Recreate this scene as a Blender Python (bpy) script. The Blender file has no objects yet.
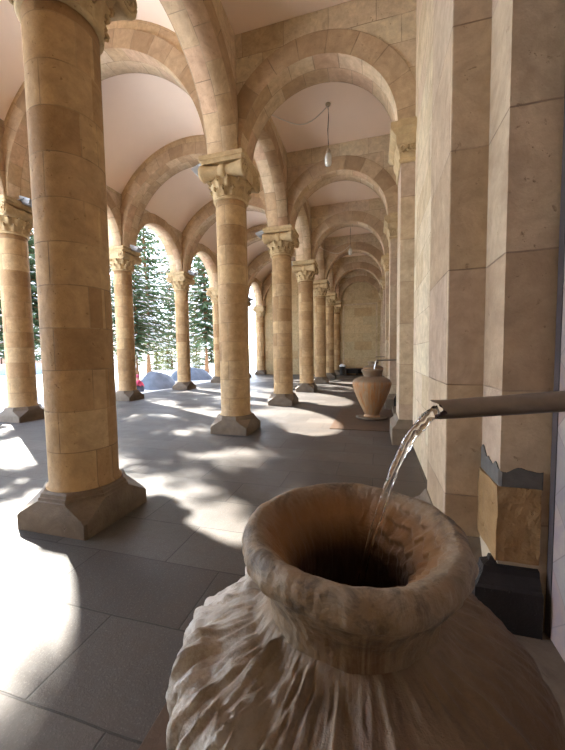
import bpy, bmesh, math, random
from mathutils import Vector, Matrix, noise

SC = bpy.context.scene
COL = SC.collection
PI = math.pi
random.seed(7)

# ------------------------------------------------------------------ layout
CAM_H = 1.55
X1, X2, L, Y0 = -2.738, -8.549, 3.669, -1.130      # inner row, outer row, bay, first bay line
def YK(k): return Y0 + L * k
XW, XP = 0.62, 0.40                                # wall face, pilaster face
ZN, ZS, ZC = 4.51, 5.26, 7.35                      # necking, springing, ceiling
KEND = 7
YEND = YK(KEND)

# ------------------------------------------------------------------ nodes
def new_mat(name):
    m = bpy.data.materials.new(name); m.use_nodes = True
    nt = m.node_tree; nt.nodes.clear()
    out = nt.nodes.new('ShaderNodeOutputMaterial'); b = nt.nodes.new('ShaderNodeBsdfPrincipled')
    nt.links.new(b.outputs[0], out.inputs[0])
    return m, nt, b, out
def N(nt, t, **kw):
    n = nt.nodes.new('ShaderNode' + t)
    for k, v in kw.items():
        if k in n.inputs.keys(): n.inputs[k].default_value = v
        else: setattr(n, k, v)
    return n
def ramp(nt, fac, stops):
    r = nt.nodes.new('ShaderNodeValToRGB'); e = r.color_ramp.elements
    while len(e) > 1: e.remove(e[-1])
    e[0].position = stops[0][0]; e[0].color = (*stops[0][1], 1) if len(stops[0][1]) == 3 else stops[0][1]
    for p, c in stops[1:]:
        q = e.new(p); q.color = (*c, 1)
    nt.links.new(fac, r.inputs[0]); return r.outputs[0]
def mix(nt, fac, a, b, mode='MIX'):
    n = nt.nodes.new('ShaderNodeMix'); n.data_type = 'RGBA'; n.blend_type = mode
    for i, v in ((0, fac), (6, a), (7, b)):
        if hasattr(v, 'links'): nt.links.new(v, n.inputs[i])
        elif i == 0: n.inputs[0].default_value = v
        else: n.inputs[i].default_value = (*v, 1)
    return n.outputs[2]
def noise_fac(nt, vec, scale, detail=4, rough=.55, dist=0):
    n = N(nt, 'TexNoise', Scale=scale, Detail=detail, Roughness=rough, Distortion=dist)
    nt.links.new(vec, n.inputs['Vector']); return n.outputs['Fac']
def maprange(nt, v, a, b, c, d):
    n = N(nt, 'MapRange'); nt.links.new(v, n.inputs[0])
    for i, x in enumerate((a, b, c, d)): n.inputs[i + 1].default_value = x
    return n.outputs[0]
def math_(nt, op, a, b=None):
    n = nt.nodes.new('ShaderNodeMath'); n.operation = op
    for i, v in enumerate((a, b)):
        if v is None: continue
        if hasattr(v, 'links'): nt.links.new(v, n.inputs[i])
        else: n.inputs[i].default_value = v
    return n.outputs[0]
def bump(nt, b, h, strength=.3, dist=.01, prev=None):
    n = N(nt, 'Bump', Strength=strength, Distance=dist)
    nt.links.new(h, n.inputs['Height'])
    if prev is not None: nt.links.new(prev, n.inputs['Normal'])
    nt.links.new(n.outputs[0], b.inputs['Normal']); return n.outputs[0]

def stone(name, tones, bw, bh, mortar=(.16, .11, .07), msize=.006, offset=.5, rough=.75, stain=(.20, .12, .06),
          stain_amt=.45, blocks=True, bumpd=.012, squash=1.0, wet=None):
    m, nt, b, out = new_mat(name)
    uv = N(nt, 'UVMap').outputs[0]; ob = N(nt, 'TexCoord').outputs['Object']
    info = N(nt, 'ObjectInfo').outputs['Random']
    wob = N(nt, 'VectorMath', operation='ADD')
    sc = N(nt, 'VectorMath', operation='SCALE'); sc.inputs['Scale'].default_value = .014
    nz = N(nt, 'TexNoise', Scale=2.2, Detail=2.0); nt.links.new(ob, nz.inputs['Vector'])
    nt.links.new(nz.outputs['Color'], sc.inputs[0]); nt.links.new(uv, wob.inputs[0]); nt.links.new(sc.outputs[0], wob.inputs[1])
    # each copy starts its courses somewhere else
    off = N(nt, 'CombineXYZ'); r37 = math_(nt, 'MULTIPLY', info, 37.0); nt.links.new(r37, off.inputs[0])
    add2 = N(nt, 'VectorMath', operation='ADD'); nt.links.new(wob.outputs[0], add2.inputs[0]); nt.links.new(off.outputs[0], add2.inputs[1])
    ob2 = N(nt, 'VectorMath', operation='ADD'); nt.links.new(ob, ob2.inputs[0]); nt.links.new(off.outputs[0], ob2.inputs[1])
    ov = ob2.outputs[0]
    n1 = noise_fac(nt, ov, 1.3, 5, .6, .6); n2 = noise_fac(nt, ov, 9, 5, .65); n3 = noise_fac(nt, ov, 60, 3, .6)
    if blocks:
        br = N(nt, 'TexBrick', Scale=1.0, offset=offset, squash=squash)
        br.inputs['Mortar Size'].default_value = msize; br.inputs['Mortar Smooth'].default_value = .3
        br.inputs['Brick Width'].default_value = bw; br.inputs['Row Height'].default_value = bh
        br.inputs['Color1'].default_value = (0, 0, 0, 1); br.inputs['Color2'].default_value = (1, 1, 1, 1); br.inputs['Mortar'].default_value = (.5, .5, .5, 1)
        nt.links.new(add2.outputs[0], br.inputs['Vector'])
        t = math_(nt, 'ADD', math_(nt, 'MULTIPLY', br.outputs['Color'], .86), math_(nt, 'MULTIPLY', n1, .16))
    else:
        t = n1
    col = ramp(nt, t, [(i / (len(tones) - 1) * (.9 if blocks else .5) + (.08 if blocks else .25), c) for i, c in enumerate(tones)])
    n4 = noise_fac(nt, ov, 4.0, 6, .7, 1.2)
    col = mix(nt, maprange(nt, n2, .3, .75, 0, 1), col, mix(nt, .38, col, stain), 'MIX')
    col = mix(nt, 1.0, col, mix(nt, maprange(nt, n4, .30, .70, 0, 1), (.80, .79, .78), (1.12, 1.12, 1.11)), 'MULTIPLY')
    pit = maprange(nt, noise_fac(nt, ov, 22, 3, .6, .4), .66, .74, 0, 1)
    col = mix(nt, math_(nt, 'MULTIPLY', pit, .55), col, stain)
    col = mix(nt, math_(nt, 'MULTIPLY', maprange(nt, n1, .55, .72, 0, 1), stain_amt), col, stain)
    col = mix(nt, .16, col, mix(nt, n3, (.45, .45, .45), (1.0, 1.0, 1.0)), 'MULTIPLY')
    h = math_(nt, 'ADD', math_(nt, 'MULTIPLY', n2, .5), math_(nt, 'MULTIPLY', n3, .25))
    h = math_(nt, 'SUBTRACT', math_(nt, 'ADD', h, math_(nt, 'MULTIPLY', n4, .5)), math_(nt, 'MULTIPLY', pit, .5))
    if blocks:
        mf = br.outputs['Fac']
        # joints are tight in places and open in others
        mfv = math_(nt, 'MULTIPLY', mf, maprange(nt, noise_fac(nt, ov, 2.5, 2), .3, .65, .15, 1))
        col = mix(nt, math_(nt, 'MULTIPLY', mfv, .8), col, mortar)
        h = math_(nt, 'SUBTRACT', h, math_(nt, 'MULTIPLY', mfv, .9))
    nt.links.new(col, b.inputs['Base Color'])
    b.inputs['Roughness'].default_value = rough; b.inputs['Specular IOR Level'].default_value = .25
    bump(nt, b, h, .75, bumpd)
    return m

def plain(name, col, rough=.6, metal=0, var=.12, scale=8, bmp=.2, spec=.4):
    m, nt, b, out = new_mat(name)
    ob = N(nt, 'TexCoord').outputs['Object']
    n = noise_fac(nt, ob, scale, 5, .6)
    c = mix(nt, n, tuple(x * (1 - var) for x in col), tuple(min(1, x * (1 + var)) for x in col))
    nt.links.new(c, b.inputs['Base Color']); b.inputs['Roughness'].default_value = rough
    b.inputs['Metallic'].default_value = metal; b.inputs['Specular IOR Level'].default_value = spec
    if bmp: bump(nt, b, n, bmp, .01)
    return m

T_WARM = [(.50, .34, .20), (.675, .505, .325), (.75, .595, .405), (.65, .445, .30), (.82, .685, .49)]
T_SHAFT = [(.38, .235, .118), (.545, .362, .19), (.625, .44, .24), (.495, .322, .172), (.69, .51, .30)]
T_WALL = [(.62, .48, .31), (.74, .62, .43), (.70, .55, .41), (.80, .70, .50), (.66, .49, .34)]
T_PIL = [(.46, .335, .225), (.61, .475, .325), (.54, .41, .31), (.66, .55, .40), (.49, .37, .255)]
M = {}
M['shaft'] = stone('column_sandstone', T_SHAFT, .66, .37, offset=.37, msize=.005, stain=(.20, .11, .045), bumpd=.02, squash=1.4)
M['carved'] = stone('carved_sandstone', [(.52, .37, .20), (.62, .47, .27), (.69, .55, .34)], 1, 1, blocks=False, stain=(.25, .15, .07))
M['vous'] = stone('voussoir_sandstone', T_WARM, .44, .40, offset=.5, msize=.006, stain=(.30, .18, .10))
M['vous_face'] = stone('arch_face_sandstone', [(.40, .28, .17), (.53, .385, .24), (.59, .44, .285), (.46, .32, .205), (.65, .505, .335)], .44, .40, offset=.5, msize=.006, stain=(.28, .17, .10))
M['vous2'] = stone('outer_voussoir_sandstone', [(.56, .40, .23), (.66, .50, .31), (.62, .46, .30)], .5, .31, offset=.5, msize=.005, stain_amt=.2)
M['ashlar'] = stone('ashlar_sandstone', T_WALL, .78, .42, stain_amt=.3, msize=.004)
M['pil'] = stone('pilaster_sandstone', T_PIL, 5.0, .68, stain_amt=.35, offset=.3, msize=.005, stain=(.24, .15, .09))
M['basalt'] = stone('grey_brown_base_stone', [(.13, .10, .075), (.20, .155, .115), (.25, .195, .145)], 1, 1, blocks=False, stain=(.10, .07, .045), rough=.6, bumpd=.02)
M['black'] = stone('black_basalt', [(.018, .016, .017), (.035, .03, .03), (.05, .044, .042)], 1, 1, blocks=False, stain=(.02, .015, .012), rough=.38, bumpd=.015)
M['repair'] = stone('raw_orange_sandstone', [(.27, .155, .065), (.38, .24, .115), (.32, .195, .085)], 1, 1, blocks=False, stain=(.25, .13, .05), bumpd=.03)
M['mortar'] = plain('grey_mortar', (.12, .11, .10), .8, var=.35, scale=25, bmp=.6)
M['plaster'] = plain('pink_plaster', (.93, .765, .63), .85, var=.05, scale=1.2, bmp=.1, spec=.2)
M['mural'] = stone('weathered_end_wall', [(.58, .42, .24), (.68, .54, .33), (.62, .52, .33), (.72, .56, .34)], 1.2, .6, stain=(.33, .21, .10), stain_amt=.5, msize=.003)

def floor_mat():
    m, nt, b, out = new_mat('worn_basalt_paving')
    uv = N(nt, 'UVMap').outputs[0]; ob = N(nt, 'TexCoord').outputs['Object']
    br = N(nt, 'TexBrick', Scale=1.0, offset=.43)
    br.inputs['Mortar Size'].default_value = .006; br.inputs['Mortar Smooth'].default_value = .4
    br.inputs['Brick Width'].default_value = 1.05; br.inputs['Row Height'].default_value = .52
    br.inputs['Color1'].default_value = (0, 0, 0, 1); br.inputs['Color2'].default_value = (1, 1, 1, 1); br.inputs['Mortar'].default_value = (.4, .4, .4, 1)
    nz = N(nt, 'TexNoise', Scale=1.6, Detail=2.0); nt.links.new(ob, nz.inputs['Vector'])
    sc = N(nt, 'VectorMath', operation='SCALE'); sc.inputs['Scale'].default_value = .03; nt.links.new(nz.outputs['Color'], sc.inputs[0])
    ad = N(nt, 'VectorMath', operation='ADD'); nt.links.new(uv, ad.inputs[0]); nt.links.new(sc.outputs[0], ad.inputs[1])
    nt.links.new(ad.outputs[0], br.inputs['Vector'])
    n1 = noise_fac(nt, ob, .7, 5, .6, .8); n2 = noise_fac(nt, ob, 14, 5, .65); n3 = noise_fac(nt, ob, 90, 3, .6)
    t = math_(nt, 'ADD', math_(nt, 'MULTIPLY', br.outputs['Color'], .4), math_(nt, 'MULTIPLY', n1, .6))
    col = ramp(nt, t, [(.2, (.052, .049, .048)), (.5, (.083, .078, .075)), (.8, (.125, .116, .108))])
    col = mix(nt, maprange(nt, n2, .4, .7, 0, .5), col, (.07, .056, .047))
    col = mix(nt, maprange(nt, n3, .55, .75, 0, .35), col, (.30, .27, .24))
    # rusty brown stain left by the mineral water near the jars
    sx = N(nt, 'SeparateXYZ'); nt.links.new(ob, sx.inputs[0])
    g = maprange(nt, sx.outputs[0], -2.3, -.3, 0, .42)
    g = math_(nt, 'MULTIPLY', g, maprange(nt, n1, .35, .6, .2, 1))
    col = mix(nt, g, col, (.125, .082, .05))
    col = mix(nt, math_(nt, 'MULTIPLY', br.outputs['Fac'], .85), col, (.03, .026, .023))
    nt.links.new(col, b.inputs['Base Color'])
    nt.links.new(maprange(nt, n1, .3, .7, .42, .68), b.inputs['Roughness'])
    b.inputs['Specular IOR Level'].default_value = .32
    h = math_(nt, 'SUBTRACT', math_(nt, 'ADD', math_(nt, 'MULTIPLY', n2, .5), math_(nt, 'MULTIPLY', n3, .35)), math_(nt, 'MULTIPLY', br.outputs['Fac'], 1.0))
    bump(nt, b, h, .5, .012)
    return m
M['floor'] = floor_mat()
M['slab'] = stone('rusty_red_slab', [(.085, .058, .043), (.115, .075, .053), (.14, .095, .068)], .9, .9, mortar=(.05, .03, .02), stain=(.10, .06, .04), rough=.5)

def jar_mat(name, near):
    m, nt, b, out = new_mat(name)
    uv = N(nt, 'UVMap').outputs[0]; ob = N(nt, 'TexCoord').outputs['Object']
    mp = N(nt, 'Mapping'); mp.inputs['Scale'].default_value = (16, 2.4, 1); nt.links.new(uv, mp.inputs[0])
    streak = noise_fac(nt, mp.outputs[0], 1.0, 5, .65, .6)
    n1 = noise_fac(nt, ob, 5, 6, .6, .5); n2 = noise_fac(nt, ob, 28, 6, .7); n3 = noise_fac(nt, ob, 120, 3, .6)
    sx = N(nt, 'SeparateXYZ'); nt.links.new(ob, sx.inputs[0])
    if near:
        col = ramp(nt, n1, [(.3, (.17, .105, .055)), (.5, (.27, .185, .11)), (.7, (.21, .155, .10))])
        # pale lime crust on the side away from the spout, brown iron slime on the spout side
        side = maprange(nt, math_(nt, 'ADD', sx.outputs[0], math_(nt, 'MULTIPLY', n1, .25)), -.18, .30, 1, 0)
        low = maprange(nt, sx.outputs[2], .99, .90, 0, 1)
        crust = math_(nt, 'MULTIPLY', maprange(nt, math_(nt, 'ADD', math_(nt, 'MULTIPLY', streak, .55), math_(nt, 'MULTIPLY', n2, .45)), .36, .52, 0, 1), math_(nt, 'MULTIPLY', side, low))
        col = mix(nt, crust, col, mix(nt, n2, (.40, .35, .29), (.82, .77, .70)))
        rim = maprange(nt, sx.outputs[2], 1.02, 1.10, 0, 1)
        rimc = math_(nt, 'MULTIPLY', rim, maprange(nt, n2, .45, .62, 0, .8))
        col = mix(nt, rimc, col, (.32, .25, .18))
        rs = math_(nt, 'MULTIPLY', maprange(nt, side, 1, 0, 0, .92), low)
        col = mix(nt, rs, col, mix(nt, n1, (.045, .026, .010), (.16, .078, .028)))
        front = math_(nt, 'MULTIPLY', maprange(nt, math_(nt, 'ABSOLUTE', math_(nt, 'ADD', sx.outputs[0], -.03)), .0, .13, .85, 0), maprange(nt, streak, .42, .56, 0, 1))
        front = math_(nt, 'MULTIPLY', front, maprange(nt, sx.outputs[2], 1.12, 1.05, 0, 1))
        col = mix(nt, front, col, (.10, .04, .018))
        blot = math_(nt, 'MULTIPLY', maprange(nt, noise_fac(nt, ob, 11, 5, .7, 1.0), .48, .60, 0, .75), maprange(nt, sx.outputs[2], .98, 1.06, .25, 1))
        col = mix(nt, blot, col, (.085, .062, .045))
        # iron orange inside the mouth
        ins = N(nt, 'Attribute', attribute_name='inside').outputs['Fac']
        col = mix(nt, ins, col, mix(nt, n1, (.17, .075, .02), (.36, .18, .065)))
        deep = maprange(nt, sx.outputs[2], 1.10, 1.02, 0, .9)  # darkness down the jar's mouth painted into the colour
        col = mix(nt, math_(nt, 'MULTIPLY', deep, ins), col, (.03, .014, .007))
    else:
        col = ramp(nt, streak, [(.30, (.28, .11, .035)), (.44, (.46, .22, .08)), (.55, (.36, .24, .14)), (.7, (.54, .35, .18))])
        top = maprange(nt, sx.outputs[2], .84, .90, 0, .85)
        col = mix(nt, top, col, mix(nt, n2, (.17, .115, .07), (.28, .21, .14)))
    col = mix(nt, .25, col, mix(nt, n3, (.3, .3, .3), (1, 1, 1)), 'MULTIPLY')
    nt.links.new(col, b.inputs['Base Color'])
    b.inputs['Roughness'].default_value = .62; b.inputs['Specular IOR Level'].default_value = .4
    h = math_(nt, 'ADD', math_(nt, 'MULTIPLY', n2, .6), math_(nt, 'ADD', math_(nt, 'MULTIPLY', n3, .25), math_(nt, 'MULTIPLY', streak, .5)))
    bump(nt, b, h, .7, .012)
    return m
M['jar'] = jar_mat('mineral_crusted_stone', True)
M['jar2'] = jar_mat('rust_streaked_stone', False)

def marble_mat():
    m, nt, b, out = new_mat('diamond_inlaid_marble')
    uv = N(nt, 'UVMap').outputs[0]; ob = N(nt, 'TexCoord').outputs['Object']
    mp = N(nt, 'Mapping'); mp.inputs['Rotation'].default_value = (0, 0, PI / 4); mp.inputs['Scale'].default_value = (4.2, 4.2, 1); nt.links.new(uv, mp.inputs[0])
    ch = N(nt, 'TexBrick', Scale=1.0, offset=0.0); nt.links.new(mp.outputs[0], ch.inputs['Vector'])
    ch.inputs['Brick Width'].default_value = 1; ch.inputs['Row Height'].default_value = 1; ch.inputs['Mortar Size'].default_value = .012
    ch.inputs['Color1'].default_value = (0, 0, 0, 1); ch.inputs['Color2'].default_value = (1, 1, 1, 1); ch.inputs['Mortar'].default_value = (.5, .5, .5, 1)
    n1 = noise_fac(nt, ob, 6, 8, .65, 1.5)
    c = ramp(nt, ch.outputs['Color'], [(0, (.17, .16, .175)), (.35, (.42, .355, .32)), (.6, (.34, .24, .21)), (1, (.46, .415, .37))])
    c = mix(nt, maprange(nt, n1, .45, .6, 0, .5), c, (.24, .20, .25))
    c = mix(nt, math_(nt, 'MULTIPLY', ch.outputs['Fac'], .6), c, (.15, .13, .14))
    nt.links.new(c, b.inputs['Base Color']); b.inputs['Roughness'].default_value = .35
    return m
M['marble'] = marble_mat()
M['marble_dark'] = plain('dark_purple_marble', (.075, .065, .07), .3, var=.5, scale=9, bmp=0)
M['pipe'] = plain('dull_brown_steel', (.21, .17, .135), .42, metal=.6, var=.3, scale=30, bmp=.15)
M['rust'] = plain('rusty_pipe_mouth', (.05, .022, .015), .8, var=.5, scale=60, bmp=.4)
M['cord'] = plain('pale_cord', (.72, .66, .58), .6, var=.05, bmp=0)
M['brass'] = plain('lamp_socket', (.45, .37, .26), .45, var=.1, bmp=0)
M['flood'] = plain('floodlight_grey', (.36, .37, .39), .5, metal=.2, var=.1, bmp=0)
M['metalblue'] = plain('floodlight_glass', (.34, .37, .41), .2, var=.05, bmp=0, spec=.8)
M['bench'] = plain('dark_wood', (.035, .028, .024), .55, var=.3, scale=12)
M['bag'] = plain('white_plastic', (.75, .75, .75), .4, var=.05)
M['snow'] = plain('snow', (.88, .88, .885), .7, var=.04, scale=3, bmp=.5, spec=.3)
M['bark'] = plain('spruce_bark', (.21, .115, .06), .9, var=.5, scale=9, bmp=1.0)
M['needles'] = plain('spruce_needles', (.10, .16, .085), .7, var=.6, scale=1.5, bmp=0, spec=.2)
M['needles_light'] = plain('yellow_green_needles', (.24, .29, .11), .7, var=.5, scale=1.5, bmp=0, spec=.2)
M['jacket'] = plain('pink_jacket', (.72, .10, .20), .7, var=.1, scale=14)
M['trousers'] = plain('dark_trousers', (.05, .05, .07), .8)
M['skin'] = plain('skin', (.55, .33, .24), .6, var=.05)
M['hat'] = plain('pink_hat', (.60, .12, .22), .85, var=.15, scale=40)
M['bwall'] = plain('salmon_wall', (.62, .40, .31), .85, var=.08, scale=2)
M['broof'] = plain('snowy_roof', (.82, .84, .88), .7, var=.04)
M['bwin'] = plain('dark_window_glass', (.06, .08, .11), .15, var=.1, bmp=0)
M['snow_shade'] = plain('shade_toned_snow', (.13, .16, .215), .7, var=.7, scale=2.2, bmp=.6)  # blue-grey of snow in shade put into the base colour
M['fence'] = plain('blue_grey_hedge', (.22, .27, .36), .8, var=.3, scale=5)

def glass(name, rough, col=(1, 1, 1), ior=1.33):
    m, nt, b, out = new_mat(name)
    b.inputs['Base Color'].default_value = (*col, 1); b.inputs['Transmission Weight'].default_value = 1
    b.inputs['Roughness'].default_value = rough; b.inputs['IOR'].default_value = ior
    return m
M['water'] = glass('falling_water', .03)
M['bulb'] = plain('frosted_bulb', (.86, .85, .80), .25, var=.02, bmp=0)

# ------------------------------------------------------------------ mesh builder
class MB:
    def __init__(s):
        s.bm = bmesh.new(); s.uv = s.bm.loops.layers.uv.new('UVMap'); s.done = set()
    def v(s, *p): return s.bm.verts.new(p)
    def face(s, vs, uvs=None, smooth=False, mi=0):
        try: f = s.bm.faces.new(vs)
        except ValueError: return None
        f.smooth = smooth; f.material_index = mi
        if uvs is None:
            f.normal_update(); n = f.normal
            a = (abs(n.x), abs(n.y), abs(n.z)); k = a.index(max(a))
            for l in f.loops:
                c = l.vert.co
                l[s.uv].uv = (c.y, c.z) if k == 0 else (c.x, c.z) if k == 1 else (c.x, c.y)
        else:
            for l, q in zip(f.loops, uvs): l[s.uv].uv = q
        return f
    def box(s, x0, x1, y0, y1, z0, z1, bev=0, mi=0):
        P = [s.v(x, y, z) for z in (z0, z1) for y in (y0, y1) for x in (x0, x1)]
        fs = [s.face([P[i] for i in q], mi=mi) for q in ((0, 2, 3, 1), (4, 5, 7, 6), (0, 1, 5, 4), (2, 6, 7, 3), (0, 4, 6, 2), (1, 3, 7, 5))]
        if bev:
            es = list({e for f in fs for e in f.edges})
            bmesh.ops.bevel(s.bm, geom=es, offset=bev, segments=2, profile=.6, affect='EDGES')
        return s
    def lathe(s, prof, n=32, smooth=True, cap=True, fn=None, mi=0, uscale=1.0, ur=None):
        """prof: (r, z) bottom to top; fn(r, z, a) -> (r, z) carves it"""
        rows = []; cum = 0; vs = []
        for i, (r, z) in enumerate(prof):
            if i: cum += math.hypot(r - prof[i - 1][0], z - prof[i - 1][1])
            vs.append(cum)
            row = []
            for j in range(n):
                a = 2 * PI * j / n
                rr, zz = fn(r, z, a) if fn else (r, z)
                row.append(s.v(rr * math.cos(a), rr * math.sin(a), zz))
            rows.append(row)
        ru = ur or max(r for r, z in prof)
        for i in range(len(prof) - 1):
            for j in range(n):
                k = (j + 1) % n; u0 = 2 * PI * j / n * ru * uscale; u1 = 2 * PI * (j + 1) / n * ru * uscale
                s.face([rows[i][j], rows[i][k], rows[i + 1][k], rows[i + 1][j]], [(u0, vs[i]), (u1, vs[i]), (u1, vs[i + 1]), (u0, vs[i + 1])], smooth, mi)
        if cap:
            s.face(list(reversed(rows[0])), mi=mi)
            if cap != 'low': s.face(rows[-1], mi=mi)
        return s
    def loft(s, loops, cap=True, smooth=False, mi=0):
        R = [[s.v(*p) for p in lp] for lp in loops]; n = len(R[0])
        for a, b in zip(R, R[1:]):
            for j in range(n):
                k = (j + 1) % n; s.face([a[j], a[k], b[k], b[j]], None, smooth, mi)
        if cap: s.face(list(reversed(R[0])), mi=mi); s.face(R[-1], mi=mi)
        return s
    def tube(s, pts, rad, n=8, smooth=True, cap=True, mi=0, endfn=None):
        pts = [Vector(p) for p in pts]; rows = []; up = Vector((0, 0, 1)); cum = 0; cs = []
        for i, p in enumerate(pts):
            if i: cum += (p - pts[i - 1]).length
            cs.append(cum)
            d = (pts[min(i + 1, len(pts) - 1)] - pts[max(i - 1, 0)]).normalized()
            a = d.cross(up)
            if a.length < 1e-3: a = d.cross(Vector((0, 1, 0)))
            a.normalize(); c = a.cross(d).normalized()
            r = rad(i / (len(pts) - 1)) if callable(rad) else rad
            row = []
            for j in range(n):
                t = 2 * PI * j / n
                q = p + (a * math.cos(t) + c * math.sin(t)) * r
                if endfn: q = endfn(q, i, t, d)
                row.append(s.v(*q))
            rows.append(row)
        for i in range(len(rows) - 1):
            for j in range(n):
                k = (j + 1) % n
                s.face([rows[i][j], rows[i][k], rows[i + 1][k], rows[i + 1][j]],
                       [(j / n, cs[i]), ((j + 1) / n, cs[i]), ((j + 1) / n, cs[i + 1]), (j / n, cs[i + 1])], smooth, mi)
        if cap: s.face(list(reversed(rows[0])), mi=mi); s.face(rows[-1], mi=mi)
        return s
    def build(s, name, mats, parent=None, loc=None, tag=None):
        bmesh.ops.recalc_face_normals(s.bm, faces=s.bm.faces)
        me = bpy.data.meshes.new(name); s.bm.to_mesh(me); s.bm.free()
        for m in (mats if isinstance(mats, (list, tuple)) else [mats]): me.materials.append(m)
        o = bpy.data.objects.new(name, me); COL.objects.link(o)
        if loc: o.location = loc
        if parent is not None: o.parent = parent
        return o

def tag(o, label=None, cat=None, group=None, kind=None):
    for k, v in (('label', label), ('category', cat), ('group', group), ('kind', kind)):
        if v: o[k] = v
    return o
def empty(name, loc, label, cat, group=None, rz=0):
    o = bpy.data.objects.new(name, None); COL.objects.link(o)
    o.location = loc; o.rotation_euler = (0, 0, rz); o.empty_display_size = .2
    return tag(o, label, cat, group)
def struct(o, label=None): return tag(o, label, kind='structure')
def copy_tree(o, parent=None):
    c = o.copy(); COL.objects.link(c)
    if parent is not None: c.parent = parent
    for ch in [x for x in bpy.data.objects if x.parent == o]: copy_tree(ch, c)
    return c

# ------------------------------------------------------------------ column
def oct_loop(h, c, z):
    return [(h, -h + c, z), (h, h - c, z), (h - c, h, z), (-h + c, h, z), (-h, h - c, z), (-h, -h + c, z), (-h + c, -h, z), (h - c, -h, z)]
def base_mesh(mb):
    k = .5858
    mb.loft([oct_loop(.395, .02, 0), oct_loop(.395, .02, .13), oct_loop(.393, .05, .16), oct_loop(.375, .375 * k, .272), oct_loop(.365, .365 * k, .28),
             oct_loop(.362, .362 * k, .302), oct_loop(.352, .352 * k, .308), oct_loop(.345, .345 * k, .335), oct_loop(.325, .325 * k, .35)])
    return mb
def bell_fn(r, z, a):
    t = (z - ZN) / .36
    if t <= .02: return r, z
    w = .5 + .5 * math.cos(a * 12); w2 = .5 + .5 * math.cos(a * 12 + PI)
    leaf1 = max(0, w - .15) * (1 if t < .48 else max(0, 1 - (t - .48) * 9)) * (.4 + t)
    leaf2 = max(0, w2 - .2) * (1 if t > .35 else 0) * (1 if t < .93 else max(0, 1 - (t - .93) * 14)) * t
    vein = .006 * math.cos(a * 84) * min(1, t * 4)
    return r - .012 + .066 * leaf1 + .064 * leaf2 + vein, z
def make_capital(parent):
    mb = MB()
    ring = [(.30, ZN - .01), (.33, ZN), (.342, ZN + .02), (.333, ZN + .04), (.31, ZN + .05)]
    mb.lathe(ring, 40); mb.build('necking', M['carved'], parent)
    mb = MB()
    prof = [(.315 + .07 * (i / 18) ** 1.8, ZN + .045 + .33 * i / 18) for i in range(19)]
    mb.lathe(prof, 168, fn=bell_fn); bell = mb.build('bell', M['carved'], parent)
    # curled leaf tips standing off the bell
    mb = MB()
    for rowz, off, n, r0 in ((ZN + .20, 0, 12, .365), (ZN + .36, PI / 12, 12, .40)):
        for i in range(n):
            a = 2 * PI * i / n + off; ca, sa = math.cos(a), math.sin(a)
            pts = []
            for q in range(6):
                t = q / 5 * PI * 1.1
                rr = r0 + .028 * math.sin(t); zz = rowz - .028 + .028 * math.cos(t)
                pts.append((rr * ca, rr * sa, zz))
            mb.tube(pts, lambda t: .022 - .008 * t, 6)
    mb.build('leaf_tips', M['carved'], bell)
    for sy in (-1, 1):
        mb = MB(); rows = []
        xs = [-.45, -.43, -.40, -.32, -.20, -.09, -.07, -.045, .045, .07, .09, .20, .32, .40, .43, .45]
        rr = [.120, .150, .150, .128, .112, .100, .100, .124, .124, .100, .100, .112, .128, .150, .150, .120]
        R = []
        for x, r in zip(xs, rr):
            R.append([(x, sy * .33 + r * math.cos(2 * PI * j / 24), 4.985 + r * math.sin(2 * PI * j / 24)) for j in range(24)])
        mb.loft(R, smooth=True)
        roll = mb.build('volute_roll', M['carved'], parent)
        for sx in (-1, 1):
            mb = MB(); pts = []
            for q in range(40):
                t = q / 39 * 2 * PI * 2.2; r = .128 * (1 - q / 39 * .88)
                pts.append((sx * .452, sy * .33 + sy * r * math.sin(t), 4.985 + r * math.cos(t)))
            mb.tube(pts, lambda t: .016 - .006 * t, 6)
            mb.tube([(sx * .44, sy * .33, 4.985), (sx * .475, sy * .33, 4.985)], .026, 10)
            mb.build('volute_spiral', M['carved'], roll)
    mb = MB(); mb.box(-.40, .40, -.30, .30, 4.87, 5.14); mb.build('capital_block', M['carved'], parent)
    mb = MB()
    mb.loft([oct_loop(.41, .02, 5.12), oct_loop(.42, .02, 5.15), oct_loop(.44, .02, 5.175), oct_loop(.455, .02, 5.18), oct_loop(.455, .02, ZS)])
    mb.build('abacus', M['carved'], parent)
def make_column():
    root = empty('stone_column', (0, 0, 0), 'x', 'column')
    base_mesh(MB()).build('column_base', M['basalt'], root)
    mb = MB()
    prof = [(.322, .345), (.322, .36), (.298, .385)] + [(.298, .385 + (ZN - .385) * i / 20) for i in range(1, 21)]
    mb.lathe(prof, 48); mb.build('shaft', M['shaft'], root)
    make_capital(root)
    return root
ordw = ['', 'first', 'second', 'third', 'fourth', 'fifth', 'sixth', 'seventh', 'eighth']
lab1 = {1: 'nearest and largest round sandstone column, at the left front, dappled sun round its base',
        2: 'tall round sandstone column standing alone mid picture, second of the inner row, floodlight on its capital',
        3: 'third round sandstone column of the inner row, left of the rounded sun patches',
        4: 'fourth round sandstone column of the inner row, right behind the third one',
        5: 'fifth round sandstone column of the inner row, thin with distance',
        6: 'sixth round sandstone column of the inner row, last but one before the end wall',
        7: 'farthest column of the inner row, set against the end wall beside the dark bin'}
lab2 = {2: 'banded sandstone column at far left edge, first of the outer row in view',
        3: 'outer row column with the pink clad figure beside its foot',
        4: 'outer row column standing between the two tree filled arches',
        5: 'outer row column half hidden behind the lone inner column, with spruce on its left',
        6: 'small distant outer row column seen between two inner columns, under the bright arch',
        7: 'farthest outer row column against the end wall of the left aisle'}
proto = make_column()
columns = {}
first = True
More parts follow.
